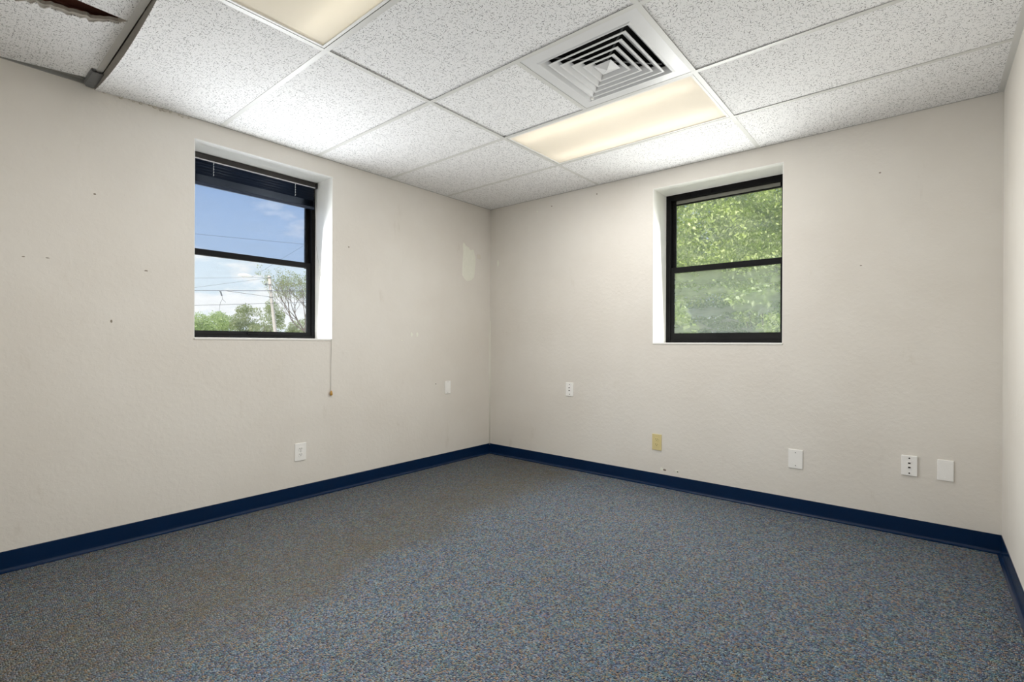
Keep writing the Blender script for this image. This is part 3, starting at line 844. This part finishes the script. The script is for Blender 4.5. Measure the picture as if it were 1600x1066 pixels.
def leaves(name, centres, radii, n, size, material, parent, kind=None):
    """one foliage mesh: n folded leaves scattered through ellipsoid clumps"""
    cs = np.array(centres, float); rs = np.array(radii, float)
    wgt = np.prod(rs, axis=1)**(2/3); wgt /= wgt.sum()
    ci = rng.choice(len(cs), n, p=wgt)
    d = rng.normal(size=(n, 3)); d /= np.linalg.norm(d, axis=1)[:, None]
    r = rng.uniform(0.45, 1.0, (n, 1))**0.6
    p = cs[ci] + d*r*rs[ci]
    a = rng.normal(size=(n, 3)); a[:, 2] -= 0.4; a /= np.linalg.norm(a, axis=1)[:, None]
    b = np.cross(a, rng.normal(size=(n, 3))); b /= np.linalg.norm(b, axis=1)[:, None]
    nn = np.cross(a, b)
    s = size*rng.uniform(0.6, 1.3, (n, 1))
    tip = p + a*s; lf = p + a*s*0.45 + b*s*0.28 + nn*s*0.08; rg = p + a*s*0.45 - b*s*0.28 + nn*s*0.08
    v = np.stack([p, lf, tip, rg], 1).reshape(-1, 3)
    me = bpy.data.meshes.new(name)
    me.vertices.add(4*n); me.vertices.foreach_set('co', v.ravel())
    f = np.arange(4*n).reshape(n, 4)
    tri = np.stack([f[:, [0, 1, 2]], f[:, [0, 2, 3]]], 1).reshape(-1)
    me.loops.add(6*n); me.loops.foreach_set('vertex_index', tri.astype(np.int32))
    me.polygons.add(2*n); me.polygons.foreach_set('loop_start', np.arange(0, 6*n, 3, dtype=np.int32)); me.polygons.foreach_set('loop_total', np.full(2*n, 3, np.int32))
    me.update(); me.validate(); me.materials.append(material)
    o = put(name, me, parent)
    if kind: o['kind'] = kind
    return o

def branches(mb, p, d, length, r, depth, spread=0.6, tips=None, seg=5):
    p = Vector(p); d = Vector(d).normalized()
    pts = [p]; q = p.copy(); dd = d.copy()
    for i in range(3):
        dd = (dd + Vector((random.uniform(-.18, .18), random.uniform(-.18, .18), random.uniform(-.05, .14)))).normalized()
        q = q + dd*length/3; pts.append(q.copy())
    mb.tube(pts, [r, r*.88, r*.76, r*.62], seg)
    if depth == 0:
        if tips is not None: tips.append(q.copy())
        return
    for i in range(random.choice((2, 3, 3))):
        nd = (dd + Vector((random.uniform(-1, 1), random.uniform(-1, 1), random.uniform(-.5, .8)))*spread).normalized()
        branches(mb, pts[random.choice((2, 3, 3))], nd, length*random.uniform(.62, .85), r*.55, depth-1, spread, tips, seg)

def tree(name, label, base, height, trunk_r, clumps, n, size, material, cat='tree', group=None, depth=3):
    t = thing(name, label, cat, group)
    tb = MB(); random.seed(int(abs(base[0]*13+base[1]*7)*10) % 9973)
    branches(tb, base, (0.03, 0.02, 1), height*0.42, trunk_r, depth, 0.65)
    tb.build('trunk', M['bark'], t)
    if n:
        leaves('foliage', [c[:3] for c in clumps], [c[3:] for c in clumps], n, size, material, t)
    return t

def clumps(cx, cy, zlo, zhi, rx, ry, k, cr):
    out = []
    for i in range(k):
        a = random.uniform(0, 6.283); rr = math.sqrt(random.random())
        z = random.uniform(zlo, zhi); t = (z-zlo)/max(.01, zhi-zlo); sh = math.sqrt(max(0.05, 1-(2*t-1)**2*0.8))
        s = cr*random.uniform(.6, 1.25)
        out.append((cx+math.cos(a)*rx*rr*sh, cy+math.sin(a)*ry*rr*sh, z, s, s, s*.75))
    return out

GT = 'trees close outside the leafy window'
random.seed(21)
tree('broadleaf_tree', 'bright sunlit broadleaf tree filling the upper sash of the leafy window', (3.4, 6.9, G), 5.0, 0.15,
     clumps(0.3, 6.4, 2.3, 5.6, 3.3, 1.3, 60, 0.72), 80000, 0.075, M['leafA'], group=GT)
tree('broadleaf_tree', 'deep green broadleaf tree standing behind the bright one', (-3.4, 9.4, G), 6.5, 0.2,
     clumps(-3.0, 9.7, 0.9, 6.5, 3.6, 0.9, 60, 0.8), 50000, 0.10, M['leafB'], group=GT)
tree('broadleaf_tree', 'dark shaded tree seen low through the hazy lower sash', (0.9, 15.6, G), 6.5, 0.2,
     clumps(1.6, 15.6, 0.4, 8.0, 5.5, 1.2, 80, 1.0), 50000, 0.14, M['leafB'], group=GT)
random.seed(33)
def spray(label, base, pts):
    t = thing('shrub', label, 'shrub', 'leafy sprays low outside the leafy window')
    tb = MB()
    for p in pts: tb.tube([base, ((base[0]+p[0])/2+.05, (base[1]+p[1])/2, (base[2]+p[2])/2+.1), p[:3]], [.014, .010, .004], 5)
    tb.build('stem', M['bark'], t)
    leaves('foliage', [p[:3] for p in pts], [(.17, .17, .15)]*len(pts), 130*len(pts), 0.085, M['leafA'], t)
spray('light leafy spray near the jamb in the hazy lower sash', (0.62, 3.3, G), [(0.55, 3.3, 1.55), (0.62, 3.25, 1.42), (0.70, 3.3, 1.3), (0.72, 3.35, 1.12), (0.78, 3.3, 1.05)])
spray('light leafy spray beside the open edge of the hazy lower sash', (1.62, 3.6, G), [(1.35, 3.6, 1.72), (1.50, 3.6, 1.68), (1.62, 3.5, 1.75), (1.45, 3.6, 1.5), (1.72, 3.6, 1.35), (1.66, 3.6, 1.2)])

# beyond the left wall: street with pole, lamp, wires and trees
random.seed(5)
hg = thing('hedge', 'dark shaded hedge low behind the hazy lower sash', 'hedge')
MB().tube([(-4.6, 12.3, 0.3), (0, 12.35, 0.4), (4.6, 12.3, 0.3)], .05, 5).build('stem', M['bark'], hg)
leaves('foliage', [(-4.5+0.45*i, 12.3+0.2*math.sin(i*2.1), 0.5+0.75*j) for i in range(21) for j in range(3)], [(.5, .45, .55)]*63, 26000, 0.11, M['leafB'], hg)
GT2 = 'trees across the street'
def far_tree(label, x, y, zlo, zhi, r, n, material, size=0.15, k=48):
    return tree('street_tree', label, (x, y, G), max(2.2, zhi*0.75), 0.14, clumps(x, y, zlo, zhi-0.45, r, r*0.8, k, 0.62), int(n*0.6), size, material, group=GT2, depth=2)
far_tree('round bright green tree at the open side of the blinded window', -51, 13.2, 0.1, 4.0, 1.7, 16000, M['leafD'])
far_tree('bright green bushy tree beside the round one across the street', -56, 17.2, 0.1, 4.5, 1.7, 16000, M['leafD'])
far_tree('dense olive green tree left of the utility pole', -51, 18.0, 0.1, 5.2, 1.5, 15000, M['leafC'])
far_tree('taller olive tree right behind the utility pole', -60, 24.4, 0.2, 6.5, 1.7, 12000, M['leafC'])
far_tree('low olive tree under the bare branched tree', -55, 25.6, 0.1, 4.2, 2.1, 15000, M['leafC'])

def bare_tree():
    t = thing('bare_tree', 'thin branched nearly leafless tree right of the utility pole', 'tree')
    random.seed(11); tips = []; mb = MB()
    branches(mb, (-48, 22.6, G), (0.0, -0.02, 1), 2.9, 0.16, 0, 0.6)
    for dv in ((0, -.55, .9), (0, .35, 1), (.3, -.1, 1), (-.3, -.5, 1), (.1, .7, .8), (0, -.9, .6)):
        branches(mb, (-48, 22.55, 2.3), dv, 2.1, 0.075, 5, 0.62, tips, 4)
    mb.build('trunk', M['bark'], t)
    cl = [(p.x, p.y, p.z, .32, .32, .28) for p in tips[::3]]
    leaves('foliage', [c[:3] for c in cl], [c[3:] for c in cl], 5000, 0.13, M['leafC'], t)
bare_tree()

def pole():
    t = thing('utility_pole', 'weathered pale utility pole leaning beyond the blinded window', 'pole')
    MB().tube([(-42, 17.02, G), (-42, 16.76, 2.11), (-42, 16.42, 5.0), (-42, 16.2, 7.1)], [.17, .155, .135, .12], 12).build('shaft', M['pole'], t, smooth=True)
    MB().tube([(-41.86, 16.30, 6.3), (-41.86, 15.92, 6.25)], .03, 6).lathe([(.03, -.09), (.07, -.06), (.07, .05), (.03, .09)], (-41.86, 15.86, 6.25), seg=10).build('insulator', M['wire'], t)
    for z in (5.16, 5.75, 6.9): MB().lathe([(.15, -.03), (.15, .03)], (-42, 16.2+(7.1-z)*0.1, z), seg=12).build('band', M['wire'], t)
pole()
def lamp():
    t = thing('street_lamp', 'pale cobra head street lamp on a thin arm at the pole top', 'street lamp')
    MB().tube([(-42, 16.22, 6.86), (-42, 15.6, 6.98), (-42, 14.9, 6.92), (-42, 14.6, 6.88)], .028, 8).build('arm', M['lampwhite'], t, smooth=True)
    vs = []; prof = [(14.85, .06, .07), (14.6, .14, .14), (14.25, .26, .23), (13.95, .26, .22), (13.72, .16, .13), (13.62, .04, .03)]
    seg = 12
    for y, a, b in prof:
        for j in range(seg):
            an = 2*math.pi*j/seg; vs.append((-42+a*math.cos(an), y, 6.84+b*math.sin(an)*(1.0 if math.sin(an) > 0 else .45)))
    fs = [(i*seg+j, i*seg+(j+1) % seg, (i+1)*seg+(j+1) % seg, (i+1)*seg+j) for i in range(len(prof)-1) for j in range(seg)] + [tuple(range(seg)), tuple(range(len(vs)-1, len(vs)-seg-1, -1))]
    fixnormals(MB().poly(vs, fs).build('head', M['lampwhite'], t, smooth=True))
    MB().lathe([(.13, 0), (.12, -.06), (.07, -.12), (.01, -.14)], (-42, 14.08, 6.79), seg=12).build('bowl', M['lip'], t, smooth=True)
lamp()

def wire(label, a, b, r, ext=2.2, sag=0.15):
    a, b = Vector(a), Vector(b); dv = b-a
    A, Bv = a-dv*ext, b+dv*ext
    pts = []
    for i in range(17):
        u = i/16; p = A.lerp(Bv, u); p.z -= sag*(1-(2*u-1)**2) - sag*0.95; pts.append(p)
    return tag(MB().tube(pts, r, 5).build('utility_wire', M['wire'], smooth=True), label, 'wire', 'overhead wires')
wire('thickest dark overhead wire, crossing the pole level at mid height of the clear sash', (-41.85, 10.18, 5.24), (-41.85, 19.74, 6.0), .026)
wire('dark overhead wire skimming the treetops below the thickest wire', (-41.86, 10.18, 4.04), (-41.86, 19.74, 4.94), .017)
wire('thin rusty wire slanting down from the thickest wire to the pole', (-41.9, 12.6, 5.42), (-41.9, 16.4, 5.18), .017, 0.0, 0.0)
wire('faint wire rising to the top of the pole from the jamb', (-42.1, 10.18, 5.45), (-42.05, 16.22, 6.90), .010, 0.0, 0.0)
wire('faint level wire running past the street lamp head', (-42.15, 10.18, 6.24), (-42.05, 16.22, 6.96), .008, 0.0, 0.0)
wire('faint high wire crossing the tinted sash below the blind', (-42.3, 10.17, 9.86), (-42.3, 19.72, 10.5), .012)
wire('faint wire slanting up from the street lamp to the tinted sash', (-42.0, 14.9, 6.93), (-42.2, 19.72, 10.5), .009, 0.0, 0.0)
tail = MB().tube([(-41.85, 12.1, 5.38), (-41.85, 12.3, 5.1), (-41.85, 12.36, 4.7), (-41.85, 12.2, 4.4), (-41.85, 12.1, 3.7)], .014, 5)
tail.tube([(-41.85, 12.36, 4.7), (-41.85, 12.6, 4.45)], .012, 5).tube([(-41.85, 12.2, 5.35), (-41.85, 12.31, 4.95)], .06, 6)
tag(tail.build('wire_tail', M['wire']), 'frayed wire end dangling from the thickest overhead wire', 'wire')
